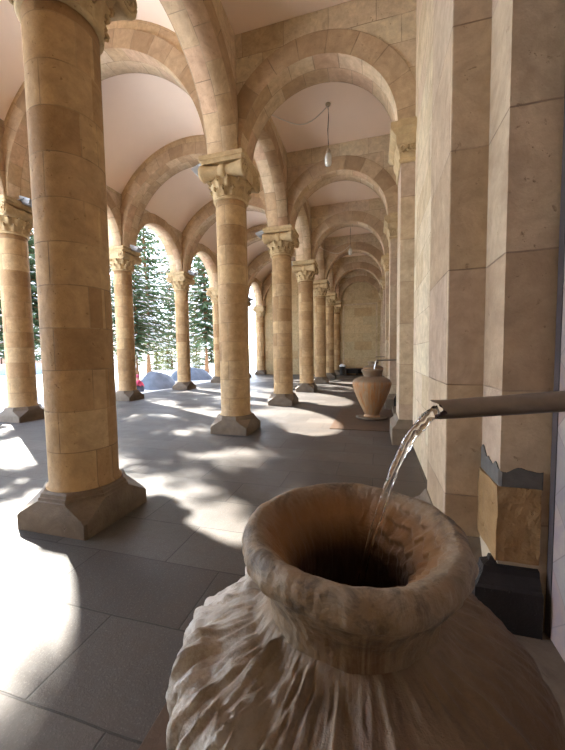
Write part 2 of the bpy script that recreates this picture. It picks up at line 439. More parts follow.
for row, labs, X in ((1, lab1, X1), (2, lab2, X2)):
    for k, lb in labs.items():
        o = proto if first else copy_tree(proto); first = False
        o.location = (X, YK(k) - (.12 if k == KEND else 0), 0); o.rotation_euler = (0, 0, 0 if row == 1 else PI / 2)
        tag(o, lb, 'column', 'round columns of the inner row' if row == 1 else 'round columns of the outer row')
        columns[row, k] = o

# ------------------------------------------------------------------ arches
def arch_ring(mb, r, R, t, seg=40, a0=0, a1=PI, soffit=True):
    """ring in the (s, z) plane with thickness 2t along w; verts are (s, w, z)"""
    P = []
    for i in range(seg + 1):
        a = a0 + (a1 - a0) * i / seg; c, s_ = math.cos(a), math.sin(a)
        P.append((a, [mb.v(r * c, -t, r * s_), mb.v(r * c, t, r * s_), mb.v(R * c, -t, R * s_), mb.v(R * c, t, R * s_)]))
    for (a, p), (b, q) in zip(P, P[1:]):
        ua, ub = a * r, b * r; d = R - r
        k = .39 / d if d < .45 else 1
        mb.face([p[0], q[0], q[2], p[2]], [(ua, .0), (ub, .0), (ub, d * k), (ua, d * k)], False)
        mb.face([p[1], p[3], q[3], q[1]], [(ua, .8), (ua, .8 + d * k), (ub, .8 + d * k), (ub, .8)], False)
        mb.face([p[0], p[1], q[1], q[0]], [(ua, 1.2), (ua, 1.2 + 2 * t * 1.3), (ub, 1.2 + 2 * t * 1.3), (ub, 1.2)], True, 1)
        mb.face([p[2], q[2], q[3], p[3]], [(ua, 0), (ub, 0), (ub, 2 * t), (ua, 2 * t)], True)
    for (a, p) in (P[0], P[-1]): mb.face([p[0], p[1], p[3], p[2]])
    return mb
def spandrel(mb, R, sl, sr, top, t, seg=40):
    """wall above a ring of outer radius R, from s = -sl to sr, up to z = top"""
    S = [i for i in range(seg + 1)]
    pts = [(R * math.cos(PI - PI * i / seg), R * math.sin(PI - PI * i / seg)) for i in S]
    if sl > R + 1e-4: pts = [(-sl, 0)] + pts
    if sr > R + 1e-4: pts = pts + [(sr, 0)]
    pts[0] = (-sl, 0); pts[-1] = (sr, 0)
    for w in (-t, t):
        lo = [mb.v(x, w, z) for x, z in pts]; hi = [mb.v(x, w, top) for x, z in pts]
        for i in range(len(pts) - 1): mb.face([lo[i], lo[i + 1], hi[i + 1], hi[i]])
    A = [mb.v(pts[0][0], w, z) for w in (-t, t) for z in (0, top)]; mb.face([A[0], A[1], A[3], A[2]])
    B = [mb.v(pts[-1][0], w, z) for w in (-t, t) for z in (0, top)]; mb.face([B[0], B[1], B[3], B[2]])
    C = [mb.v(x, w, top) for w in (-t, t) for x in (pts[0][0], pts[-1][0])]; mb.face([C[0], C[1], C[3], C[2]])
    return mb

# transverse arches of the right aisle
XA0, XA1 = X1 + .345, .35
ra = (XA1 - XA0) / 2; xa = (XA0 + XA1) / 2
labT = {2: 'nearest broad arch across the right aisle, its brown voussoirs filling the top of the view',
        3: 'second arch across the right aisle, framed just below the hanging lamp',
        4: 'third arch across the right aisle, seen within the second',
        5: 'fourth arch across the right aisle, the far lamp hanging in front of it',
        6: 'fifth arch across the right aisle, last but one before the end wall',
        7: 'last arch of the right aisle, framing the blank end wall'}
src = None
for k, lb in labT.items():
    if src is None:
        root = empty('transverse_arch', (xa, YK(k), ZS), lb, 'arch', 'arches across the right aisle')
        arch_ring(MB(), ra, ra + .37, .31).build('arch_ring', [M['vous_face'], M['vous']], root)
        spandrel(MB(), ra + .36, ra + .05, XW - xa + .05, ZC - ZS + .05, .285).build('spandrel', M['ashlar'], root)
        src = root
    else:
        root = copy_tree(src); root.location = (xa, YK(k), ZS); tag(root, lb)
# transverse arches of the left aisle, wider, with a second order
xl0, xl1 = X2 + .345, X1 - .345
rl = (xl1 - xl0) / 2; xl = (xl0 + xl1) / 2
labL = {2: 'nearest wide arch across the left aisle, springing behind the big front column',
        3: 'second wide arch across the left aisle, rising from the column with the pink figure',
        4: 'third wide arch across the left aisle, seen under the second',
        5: 'fourth wide arch across the left aisle, behind the lone inner column',
        6: 'fifth wide arch across the left aisle, deep in the view',
        7: 'last wide arch of the left aisle, against its end wall'}
src = None
for k, lb in labL.items():
    if src is None:
        root = empty('wide_arch', (xl, YK(k), ZS), lb, 'arch', 'wide arches across the left aisle')
        arch_ring(MB(), rl, rl + .36, .31, 56).build('arch_ring', [M['vous_face'], M['vous']], root)
        arch_ring(MB(), rl + .35, rl + .62, .23, 56).build('outer_ring', [M['vous2'], M['vous2']], root)
        src = root
    else:
        root = copy_tree(src); root.location = (xl, YK(k), ZS); tag(root, lb)
# longitudinal arches: inner row and outer row
rb = L / 2 - .35
labI = {1: 'big inner row arch from front column to the lone one, cut by top edge',
        2: 'inner row arch between the lone column and the third column',
        3: 'inner row arch between the third and fourth inner columns',
        4: 'inner row arch between the fourth and fifth inner columns',
        5: 'inner row arch between the fifth and sixth inner columns',
        6: 'last inner row arch, meeting the end wall'}
labO = {2: 'outer row arch seen behind the big front column, opening on dark trees',
        3: 'outer row arch filled by the tall snowy spruce, right of the front column',
        4: 'narrower looking outer row arch with dark spruce, left of the lone column',
        5: 'outer row arch hidden mostly behind the lone inner column',
        6: 'bright sunlit outer row arch in the distance between two inner columns'}
srcI = None
for row, labs, X, nm, gp, top in ((1, labI, X1, 'inner_arcade_arch', 'arches along the inner row', 7.42), (2, labO, X2, 'outer_arcade_arch', 'arches along the outer row', 7.30)):
    src = None
    for k, lb in labs.items():
        yc = (YK(k) + YK(k + 1)) / 2
        if src is None:
            root = empty(nm, (X, yc, ZS), lb, 'arch', gp, PI / 2)
            arch_ring(MB(), rb, L / 2, .31).build('arch_ring', [M['vous_face'], M['vous']], root)
            spandrel(MB(), L / 2, L / 2, L / 2, top - ZS, .285).build('spandrel', M['ashlar'], root)
            src = root
        else:
            root = copy_tree(src); root.location = (X, yc, ZS); tag(root, lb)

# ------------------------------------------------------------------ the setting
YB = YK(0) - .35                                            # where the added wall closes the gallery behind the viewer
mb = MB(); mb.box(-9.35, 1.3, YB, YEND + .6, -.3, 0); struct(mb.build('floor', M['floor']))
mb = MB(); mb.box(X1 + .2, 1.2, YB, YEND + .3, ZC, ZC + .15); struct(mb.build('ceiling', M['plaster']))
mb = MB(); Rv = rl + .60; nv = 48; rows = []
a0 = math.asin(min(1, (XA0 - XA0 + 1.70) / Rv))
def varc(R_, y):
    out = []
    for i in range(nv + 1):
        a = .56 + (PI - 1.12) * i / nv
        out.append((xl + R_ * math.cos(a), y, ZS + R_ * math.sin(a)))
    return out
for R_, flip in ((Rv, 0), (Rv + .15, 1)):
    A = [mb.v(*p) for p in varc(R_, YB)]; B = [mb.v(*p) for p in varc(R_, YEND + .3)]
    for i in range(nv): mb.face([A[i], A[i + 1], B[i + 1], B[i]], None, True)
    rows.append((A, B))
for j in (0, 1):
    a, b = rows[0][j], rows[1][j]
    for i in range(nv): mb.face([a[i], a[i + 1], b[i + 1], b[i]])
for i in (0, nv): mb.face([rows[0][0][i], rows[0][1][i], rows[1][1][i], rows[1][0][i]])
vault = struct(mb.build('ceiling', M['plaster']))

# right wall with marble lined niches in every other bay
NH = 1.185
niches = [(YK(n) + YK(n + 1)) / 2 for n in (0, 2, 4, 6)]
mb = MB(); y = YB
for yc in niches:
    y1 = min(yc + NH, YEND + .1)
    mb.box(XW, 1.2, y, yc - NH, 0, ZC + .1); mb.box(XW, 1.2, yc - NH, y1, 4.9, ZC + .1)
    if yc + NH < YEND: mb.box(XW, 1.2, y1, y1 + .36, 0, ZC + .1, mi=1); y1 += .36; mb.box(.848, 1.2, yc - NH, yc + NH, 0, 4.9); y = y1
mb.box(XW, 1.2, y, YEND + .3, 0, ZC + .1)
struct(mb.build('wall_right', [M['ashlar'], M['pil']]))
# end wall
mb = MB(); mb.box(-9.0, 1.2, YEND, YEND + .5, 0, 8.9); struct(mb.build('wall_end', M['mural']))
mb = MB(); mb.box(-9.0, 1.2, YB - .4, YB, 0, 8.9); struct(mb.build('wall_back_blocker', M['mural']))  # unseen wall added behind the viewer to keep light off the fronts
mb = MB()
for x0, x1, z0, z1 in ((-2.25, -2.13, .5, 5.0), (.08, .20, .5, 5.0), (-2.25, .20, 5.0, 5.12)): mb.box(x0, x1, YEND - .05, YEND + .01, z0, z1, .01)
struct(mb.build('trim_1', M['ashlar']))
# the two arcades go on behind the viewer, unseen, as plain bays blocking light
for nm, X, top, ks in (('wall_left', X2, 7.3, (0, 1)), ('wall_middle', X1, 7.42, (0,))):
    mb = MB()
    for k in ks:
        yc = (YK(k) + YK(k + 1)) / 2; sub = MB(); arch_ring(sub, rb, L / 2, .31); spandrel(sub, L / 2, L / 2, L / 2, top - ZS, .285)
        sub.bm.transform(Matrix.Translation((X, yc, ZS)) @ Matrix.Rotation(PI / 2, 4, 'Z'))
        me = bpy.data.meshes.new('t'); sub.bm.to_mesh(me); mb.bm.from_mesh(me); bpy.data.meshes.remove(me); sub.bm.free()
        mb.box(X - .29, X + .29, YK(k) - .29, YK(k) + .29, 0, ZS)
    struct(mb.build(nm, [M['vous_face'], M['vous']]))

# pilasters on the right wall
def make_pilaster():
    root = empty('wall_pilaster', (0, 0, 0), 'x', 'pilaster')
    mb = MB(); mb.box(XP, XW + .03, -.35, .35, .36, 4.62, .008); mb.build('pilaster_shaft', M['pil'], root)
    mb = MB()
    x0 = .29; W = XW + .03
    def lp(d, z): return [(x0 + d, -.46 + d, z), (W, -.46 + d, z), (W, .46 - d, z), (x0 + d, .46 - d, z)]
    mb.loft([lp(0, 0), lp(0, .28), lp(.02, .30), lp(.06, .34), (lp(.08, .38)), lp(.10, .42)]); mb.build('plinth', M['basalt'], root)
    mb = MB()
    def lq(d, z): return [(XP - d, -.35 - d, z), (W, -.35 - d, z), (W, .35 + d, z), (XP - d, .35 + d, z)]
    mb.loft([lq(.015, 4.60), lq(.03, 4.62), lq(.03, 4.65), lq(.01, 4.67), lq(.03, 4.78), lq(.07, 4.88), lq(.08, 5.0), lq(.13, 5.04), lq(.16, 5.08), lq(.16, 5.17), lq(.05, 5.175), lq(.05, ZS)])
    cap = mb.build('capital', M['carved'], root)
    for y in (-.24, .24):
        mb = MB(); pts = []
        for q in range(30):
            t = q / 29 * 2 * PI * 2; r = .085 * (1 - q / 29 * .85)
            pts.append((XP - .075, y + r * math.sin(t) * (1 if y > 0 else -1), 4.98 + r * math.cos(t)))
        mb.tube(pts, .016, 6); mb.build('volute_spiral', M['carved'], cap)
    mb = MB()
    for x in (XP + .02, XP + .12, XP + .2):
        mb.tube([(x, -.40, 4.76 + .03 * math.sin(q)) if 0 else (x + .035 * math.cos(q / 11 * 2 * PI), -.405, 4.80 + .05 * math.sin(q / 11 * 2 * PI)) for q in range(12)], .012, 6)
    mb.build('carved_rosettes', M['carved'], cap)
    return root
labP = {1: 'nearest wall pilaster with mauve lit side, right behind the pouring pipe',
        2: 'second wall pilaster with carved capital, between the two jars on the right wall',
        3: 'third wall pilaster, just beyond the second jar',
        4: 'fourth wall pilaster along the right wall', 5: 'fifth wall pilaster along the right wall',
        6: 'sixth wall pilaster, last but one along the right wall', 7: 'farthest wall pilaster in the corner of the end wall'}
pp = make_pilaster(); first = True
for k, lb in labP.items():
    o = pp if first else copy_tree(pp); first = False
    o.location = (.022 if k == 1 else 0, YK(k) - (.2 if k == KEND else 0), 0); tag(o, lb, 'pilaster', 'pilasters along the right wall')

# niche fittings
def niche(yc, i, lab):
    mb = MB(); mb.box(.84, .853, yc - NH + .02, yc + NH - .05, .13, 4.88); p = mb.build('marble_panel', M['marble'])
    tag(p, lab[0], 'marble panel', 'marble linings of the niches')
    mb = MB(); mb.box(.836, .853, yc + NH - .05, yc + NH - .005, .13, 4.88); mb.build('dark_border', M['marble_dark'], p)
    mb = MB(); mb.box(.45, .853, yc - NH + .005, yc + NH - .005, 0, .13, .012); tag(mb.build('stone_step', M['basalt']), lab[1], 'step', 'steps in the niches')
    def lp(d, z): return [(.50 + d, yc + NH - .07 + d, z), (.80, yc + NH - .07 + d, z), (.80, yc + NH + .05, z), (.50 + d, yc + NH + .05, z)]
    mb = MB(); mb.loft([lp(0, .13), lp(0, .35), lp(.015, .36), lp(.02, .37), lp(.045, .41), (lp(.05, .44)), lp(.085, .45), lp(.09, .47)])
    tag(mb.build('basalt_plinth', M['black']), lab[2], 'plinth', 'black plinths of the niche jambs')
labsN = [('pale diamond patterned marble panel at the right edge behind the pipe', 'low grey stone step right of the near jar', 'black moulded basalt plinth under the orange block right of the near jar'),
         ('marble panel in the niche behind the second jar', 'low stone step behind the second jar', 'black basalt plinth beside the second jar, low by the wall'),
         ('marble panel in the niche behind the third jar', 'low stone step behind the third jar', 'black basalt plinth near the third jar'),
         ('marble panel in the last niche by the end wall', 'low stone step in the last niche', 'black basalt plinth in the last niche')]
for i, yc in enumerate(niches[:3]): niche(yc, i, labsN[i])
# rough replacement block with grey mortar at the foot of the near jamb
yj = niches[0] + NH
mb = MB(); mb.box(XW - .015, .80, yj - .012, 2.18, .47, .86)
bmesh.ops.subdivide_edges(mb.bm, edges=mb.bm.edges, cuts=14, use_grid_fill=True)
for v in mb.bm.verts:
    if v.co.y < yj + .01: v.co.y -= .010 * noise.noise(v.co * 9) + .005 * noise.noise(v.co * 30)
    if v.co.x < XW: v.co.x -= .010 * noise.noise(v.co * 9 + Vector((3, 0, 0)))
blk = mb.build('repair_block', M['repair']); tag(blk, 'rough raw orange sandstone block at the foot of the jamb above the black plinth', 'stone block')
mb = MB(); n = 30
up = [.93 + .05 * noise.noise(Vector((i * .23, 0, 0))) + (.03 if i < 9 else 0) for i in range(n + 1)]
def edge_pt(i):
    s = i / n * (.30 + .18)
    return (XW - .006, 2.18 - s) if s < .29 else (XW - .006 + (s - .29), yj - .006)
A = [mb.v(*edge_pt(i), .855) for i in range(n + 1)]; B = [mb.v(*edge_pt(i), up[i] + .02) for i in range(n + 1)]
A2 = [mb.v(edge_pt(i)[0] + .02, edge_pt(i)[1] + .02, .855) for i in range(n + 1)]; B2 = [mb.v(edge_pt(i)[0] + .02, edge_pt(i)[1] + .02, up[i] + .02) for i in range(n + 1)]
for i in range(n):
    mb.face([A[i], A[i + 1], B[i + 1], B[i]]); mb.face([A2[i], A2[i + 1], B2[i + 1], B2[i]]); mb.face([B[i], B[i + 1], B2[i + 1], B2[i]]); mb.face([A[i], A[i + 1], A2[i + 1], A2[i]])
mb.face([A[0], B[0], B2[0], A2[0]]); mb.face([A[n], B[n], B2[n], A2[n]])
mb.build('mortar_band', M['mortar'], blk)

# red slabs under the jars
jars = [(-.05, .735, 0), (-.06, 8.05, 0), (-.06, 15.39, 0)]
labS = ['rusty red stone slab under the near jar, bottom of the view', 'rusty red stone slab under the second jar', 'rusty red stone slab under the third jar']
for (x, yc, z), lb in zip(jars, labS):
    mb = MB(); mb.box(-.89, .45, yc - 1.32, yc + 1.3, 0, .012, .004); tag(mb.build('paving_slab', M['slab']), lb, 'slab', 'red slabs under the jars')

# ------------------------------------------------------------------ jars
def sm(a, b, x):
    t = max(0, min(1, (x - a) / (b - a))); return t * t * (3 - 2 * t)
BODY = [(.19, .0), (.20, .03), (.18, .06), (.165, .09), (.18, .13), (.23, .24), (.29, .38), (.35, .52), (.40, .66), (.43, .77), (.437, .83), (.425, .885), (.385, .93), (.31, .965), (.245, .985), (.19, .995)]
BODY_N = [(.19, .0), (.20, .03), (.18, .06), (.165, .09), (.18, .13), (.22, .24), (.275, .38), (.33, .52), (.375, .66), (.398, .76), (.402, .815), (.388, .87), (.35, .915), (.29, .95), (.23, .972), (.175, .99)]
NECK = [(.188, .975), (.187, 1.0), (.193, 1.03), (.206, 1.06), (.220, 1.09), (.225, 1.104)]
RIM = [(.222, 1.098), (.234, 1.104), (.241, 1.116), (.2425, 1.130), (.238, 1.146), (.229, 1.156), (.216, 1.160), (.203, 1.156), (.190, 1.146), (.176, 1.128), (.160, 1.106), (.145, 1.086), (.131, 1.062), (.121, 1.03), (.118, .99), (.125, .93), (.15, .84), (.19, .64), (.19, .45)]
def resample(P, n):
    V = [Vector((p[0], p[1], 0)) for p in P]; out = []
    for i in range(n + 1):
        t = i / n * (len(V) - 1); k = min(int(t), len(V) - 2); f = t - k
        a = V[max(k - 1, 0)]; b = V[k]; c = V[k + 1]; d = V[min(k + 2, len(V) - 1)]
        q = .5 * ((2 * b) + (c - a) * f + (2 * a - 5 * b + 4 * c - d) * f * f + (3 * b - a - 3 * c + d) * f ** 3)
        out.append((q.x, q.y))
    return out
def ridged(q, oct_=3):
    v = 0; am = 1; t = 0
    for i in range(oct_):
        v += am * (1 - min(1, abs(noise.noise(q)) * 2.3)); t += am; am *= .45; q = q * 2.1 + Vector((5, 3, 1))
    return v / t
def near_body(r, z, a):
    # drapery of lime deposit: irregular forked ridges and knobs running down from the neck
    p = Vector((math.cos(a), math.sin(a), 0)); s_ = 1.3 - z + r
    wx = noise.noise(p * 2.0 + Vector((0, 0, s_ * 3))) * .35
    q = Vector((p.x * 6.0 + wx, p.y * 6.0, s_ * 1.3 + wx + 4))
    rid = ridged(q) ** 1.6
    patch = sm(-.25, .25, noise.noise(p * 1.8 + Vector((1, 3, s_ * 4.0))))
    side = .22 + .78 * sm(.45, -.25, math.cos(a))
    g = sm(.25, .55, z) * sm(.185, .235, r)
    knob = max(0, noise.noise(Vector((p.x * 8, p.y * 8, s_ * 9)))) * .016 * side
    fine = .004 * noise.noise(Vector((p.x * 13, p.y * 13, s_ * 10))) + .003 * noise.noise(Vector((p.x * 30, p.y * 30, s_ * 24)))
    d = ((.058 * rid * (.35 + .65 * patch) * side - .030 * side - .004) + knob) * g + fine * sm(.18, .22, r)
    up = sm(.80, .95, z)
    return r + d * (1 - .6 * up), z + d * .85 * up
def rim_fn(r, z, a):
    p = Vector((math.cos(a), math.sin(a), 0))
    d = .003 + .008 * noise.noise(p * 1.8 + Vector((0, 0, z * 3))) + .005 * noise.noise(p * 6 + Vector((0, 0, z * 16))) + .0028 * noise.noise(p * 19 + Vector((0, r * 40, z * 40)))
    # layered cracked terraces on the spout side of the funnel
    ins = sm(.205, .17, r) * sm(1.0, 1.09, z) * sm(.2, .8, math.cos(a - .15))
    d += .006 * math.sin(z * 190 + 5 * noise.noise(p * 5)) * ins
    d += -.012 * max(0, noise.noise(p * 9 + Vector((2, 0, z * 9)))) * ins
    return r + d, z + .006 * noise.noise(p * 1.3 + Vector((9, 0, 0)))
def make_jar(loc, near, label, group):
    root = empty('stone_jar', loc, label, 'jar', group)
    m = M['jar'] if near else M['jar2']
    seg = 400 if near else 64
    if near: fb = near_body
    else:
        def fb(r, z, a): return r + .010 * sm(.15, .4, z) * sm(.9, .8, z) * (1 - abs(math.sin(a * 12))) ** 1.5, z
    MB().lathe(resample(BODY_N if near else BODY, 190 if near else 40), seg, fn=fb, ur=.43, cap='low').build('jar_body', m, root)
    def fn_neck(r, z, a):
        p = Vector((math.cos(a), math.sin(a), z * 6)); return r + (.005 * noise.noise(p * 3) + .0025 * noise.noise(p * 14) if near else 0), z
    MB().lathe(resample(NECK, 24 if near else 8), seg, fn=fn_neck, cap=False, ur=.43).build('jar_neck', m, root)
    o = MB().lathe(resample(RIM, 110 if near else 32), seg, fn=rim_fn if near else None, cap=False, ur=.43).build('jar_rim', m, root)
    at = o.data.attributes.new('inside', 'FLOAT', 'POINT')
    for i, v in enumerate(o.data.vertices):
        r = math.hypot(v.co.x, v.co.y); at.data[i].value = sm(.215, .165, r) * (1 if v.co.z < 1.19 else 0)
    mb = MB(); mb.lathe([(.0005, .45), (.19, .45)], 32, cap=False); mb.build('jar_inner_floor', M['black'], o)  # blackened to stand for the darkness inside the jar
    if not near:
        mb = MB(); mb.lathe([(.36, .012), (.36, .03), (.34, .04), (.22, .04)], 40); mb.build('foot_ring', M['basalt'], root, None)
    return root
make_jar((jars[0][0], jars[0][1], .012), True, 'big lime crusted stone jar in the foreground with water pouring into its mouth', 'stone jars by the wall')
j2 = make_jar((jars[1][0], jars[1][1], .012), False, 'rust streaked stone jar standing whole on the right, in front of the second niche', 'stone jars by the wall')
j3 = copy_tree(j2); j3.location = (jars[2][0], jars[2][1], .012); tag(j3, 'farther stone jar almost hidden behind the rust streaked one')

# ------------------------------------------------------------------ pipes and water
def pipe_obj(y, tipx, tipz, slope, r, n, label, fancy):
    mb = MB(); S = [0, .004, .02, .08, .2, .4, (.83 - tipx)]
    pts = [(tipx + s, y, tipz + s * slope) for s in S]
    def endfn(q, i, t, d):
        if fancy and i < 2:
            bite = .024 * abs(math.sin(t)) ** 1.5 * (1 - i * .3) + .004 * math.sin(7 * t)
            return q + Vector((-bite + .008, 0, 0))
        return q
    mb.tube(pts, r, n, cap=False, endfn=endfn)
    ri = r * .82
    mb2 = MB(); mb2.tube(pts[1:], ri, n, cap=False, endfn=(lambda q, i, t, d: q + Vector((-.018 * abs(math.sin(t)) ** 1.5 + .006, 0, 0)) if i == 0 else q) if fancy else None)
    p = mb.build('water_pipe', M['pipe']); tag(p, label, 'pipe', 'pipes over the jars')
    mb2.build('pipe_bore', M['rust'], p)
    if fancy:
        # rolled lip joining bore and outside
        mb = MB(); n2 = n; A = []; B = []
        for j in range(n2):
            t = 2 * PI * j / n2
            bo = .024 * abs(math.sin(t)) ** 1.5 + .004 * math.sin(7 * t) - .008; bi = .018 * abs(math.sin(t)) ** 1.5 - .006
            A.append(mb.v(tipx - bo, y - r * math.cos(t), tipz + r * math.sin(t)))
            B.append(mb.v(tipx + .004 - bi, y - ri * math.cos(t), tipz + ri * math.sin(t)))
        for j in range(n2): k = (j + 1) % n2; mb.face([A[j], A[k], B[k], B[j]])
        mb.build('pipe_lip', M['rust'], p)
    return p
PY = .72
pipe_obj(PY, .128, 1.434, .108, .0195, 28, 'thick brown metal pipe entering from the right edge, water pouring from its notched mouth', True)
pipe_obj(jars[1][1], .05, 1.375, .03, .018, 12, 'thin dark pipe reaching over the second jar', False)
pipe_obj(jars[2][1], .05, 1.375, .03, .018, 12, 'thin dark pipe reaching over the farther hidden jar', False)

def stream(p0, vx, zend, r0, r1, label, seed, n=70, m=18):
    mb = MB(); rows = []; H_ = p0[2] - zend; T = math.sqrt(2 * H_ / 9.81)
    vx_ = vx
    for i in range(n + 1):
        s = i / n; t = T * s
        x = p0[0] + vx_ * s; z = p0[2] - H_ * s * (.08 + .92 * s); y = p0[1]
        R = r0 + (r1 - r0) * s ** .6; row = []
        nrm = Vector((H_ * (.08 + 1.84 * s), 0, vx_)).normalized()
        for j in range(m):
            a = 2 * PI * j / m + s * 3.2
            q = Vector((math.cos(a) * 1.1, math.sin(a) * 1.1, s * 7 + seed))
            rr = R * (1 + .42 * noise.noise(q) + .32 * noise.noise(q * 2.3 + Vector((0, 0, s * 14))))
            c = Vector((x, y, z)) + nrm * (rr * math.cos(a)) + Vector((0, rr * .75 * math.sin(a), 0))
            row.append(mb.v(*c))
        rows.append(row)
    for a, b in zip(rows, rows[1:]):
        for j in range(m): k = (j + 1) % m; mb.face([a[j], a[k], b[k], b[j]], None, True)
    mb.face(rows[0]); mb.face(rows[-1])
    return tag(mb.build('water_stream', M['water']), label, 'water', 'streams of water')
stream((.126, PY, 1.428), -.169, .97, .0135, .0065, 'clear twisting stream of water falling from the pipe into the near jar', 0)
stream((.045, jars[1][1], 1.37), -.09, .95, .016, .009, 'small stream of water falling into the second jar', 5, 30, 10)

# ------------------------------------------------------------------ lamps, cables, floodlights
def lamp(x, y, label):
    root = empty('pendant_lamp', (x, y, ZC), label, 'lamp', 'hanging lamps')
    MB().lathe([(.02, -.06), (.055, -.045), (.06, -.01), (.05, 0)], 20).build('ceiling_rose', M['brass'], root)
    MB().tube([(.0, 0, -.05), (.012, 0, -.3), (-.008, 0, -.6), (.004, 0, -.9), (0, 0, -1.02)], .009, 6).build('cord', M['bench'], root)
    MB().lathe([(.05, -1.12), (.052, -1.06), (.035, -1.02), (.015, -1.0)], 16).build('socket', M['brass'], root)
    MB().lathe([(.02, -1.40), (.06, -1.385), (.078, -1.34), (.078, -1.2), (.06, -1.14), (.04, -1.11)], 20).build('bulb', M['bulb'], root)
    return root
LX = -1.06
lamp(LX, 8.05, 'hanging bulb lamp in front of the second arch of the right aisle')
lamp(LX, 15.39, 'farther hanging bulb lamp, small under the distant arches')
def cable(p0, p1, sag, label):
    pts = []
    for i in range(17):
        t = i / 16; p = Vector(p0).lerp(Vector(p1), t); p.z -= sag * 4 * t * (1 - t) * (1 + .15 * math.sin(6 * t)); pts.append(p)
    return tag(MB().tube(pts, .011, 6).build('electric_cable', M['cord']), label, 'cable', 'loose cables to the lamps')
cable((LX, 8.05, ZC - .05), (X1 + .28, 7.3, 7.05), .38, 'pale loose cable sagging from the near hanging lamp to the inner arcade')
cable((LX, 15.39, ZC - .95), (X1 + .28, 14.6, 6.3), .35, 'pale cable looping from the far hanging lamp to the left')

def floodlight(x, y, sgn, label):
    root = empty('floodlight', (x, y, ZS), label, 'floodlight', 'floodlights on the capitals')
    mb = MB(); lo = [(-.17, -.13), (.17, -.13), (.17, .13), (-.17, .13)]
    def q(s, z): return [(a * s, b * s, z) for a, b in lo]
    mb.loft([q(.55, -.10), q(.75, -.08), q(1, .0), q(1, .03)])
    rot = Matrix.Translation((sgn * .20, 0, .03)) @ Matrix.Rotation(sgn * .35, 4, 'Y')
    mb.bm.transform(rot); h = mb.build('lamp_housing', M['flood'], root)
    mb = MB(); mb.box(-.155, .155, -.115, .115, .028, .036); mb.bm.transform(rot); mb.build('lamp_glass', M['metalblue'], h)
    mb = MB()
    for i in range(5): mb.box(-.10 + i * .045, -.09 + i * .045, -.09, .09, -.125, -.07)
    mb.bm.transform(rot); mb.build('cooling_fins', M['flood'], h)
    mb = MB(); mb.box(-.03 - sgn * .08, .03 - sgn * .08, -.15, .15, 0, .012)
    for s in (-1, 1): mb.tube([(-sgn * .08, s * .14, .005), (sgn * .20, s * .14, .03)], .012, 6)
    mb.build('bracket', M['flood'], root)
    return root
FL = [(1, 2, 'grey floodlight jutting left from the capital of the lone column'), (1, 3, 'grey floodlight on the capital of the third inner column'),
      (1, 4, 'small grey floodlight on the capital of the fourth inner column'), (2, 2, 'grey floodlight on the capital of the column at the far left edge'),
      (2, 3, 'grey floodlight on the capital above the pink figure'), (2, 4, 'dark floodlight on the capital between the two tree filled arches'),
      (2, 6, 'tiny floodlight on the distant column under the bright arch')]
for row, k, lb in FL:
    s = -1 if row == 1 else 1
    floodlight((X1 if row == 1 else X2) + s * .42, YK(k), s, lb)

# ------------------------------------------------------------------ far end furniture
root = empty('dark_bench', (-1.2, YEND - .45, 0), 'long dark bench along the foot of the end wall', 'bench')
mb = MB(); mb.box(-.95, 1.05, -.22, .22, .40, .47, .01); mb.build('seat', M['bench'], root)
mb = MB(); mb.box(-.95, 1.05, .19, .24, .10, .44, .01); mb.build('back_panel', M['bench'], root)
for x in (-.85, -.05, .75):
    mb = MB(); mb.box(x, x + .1, -.2, .2, 0, .40, .005); mb.build('leg', M['bench'], root)
mb = MB(); mb.box(-2.2, .18, YEND - .19, YEND, 0, .50, .02)
bmesh.ops.subdivide_edges(mb.bm, edges=mb.bm.edges, cuts=5)
for v in mb.bm.verts:
    if v.co.z > .3: v.co.z += .05 * noise.noise(v.co * 2)
tag(mb.build('stone_ledge', M['repair']), 'uneven brown stone ledge along the end wall behind the bench', 'ledge')
root = empty('waste_bin', (-2.22, YEND - .55, 0), 'dark waste bin with a white bag beside the farthest inner column', 'bin')
MB().lathe([(.17, 0), (.18, .02), (.21, .62), (.22, .64), (.2, .66)], 20).build('bin_body', M['bench'], root)
MB().lathe([(.205, .60), (.235, .63), (.225, .70), (.16, .76), (.05, .80)], 20, fn=lambda r, z, a: (r * (1 + .08 * math.sin(5 * a)), z)).build('bag', M['bag'], root)

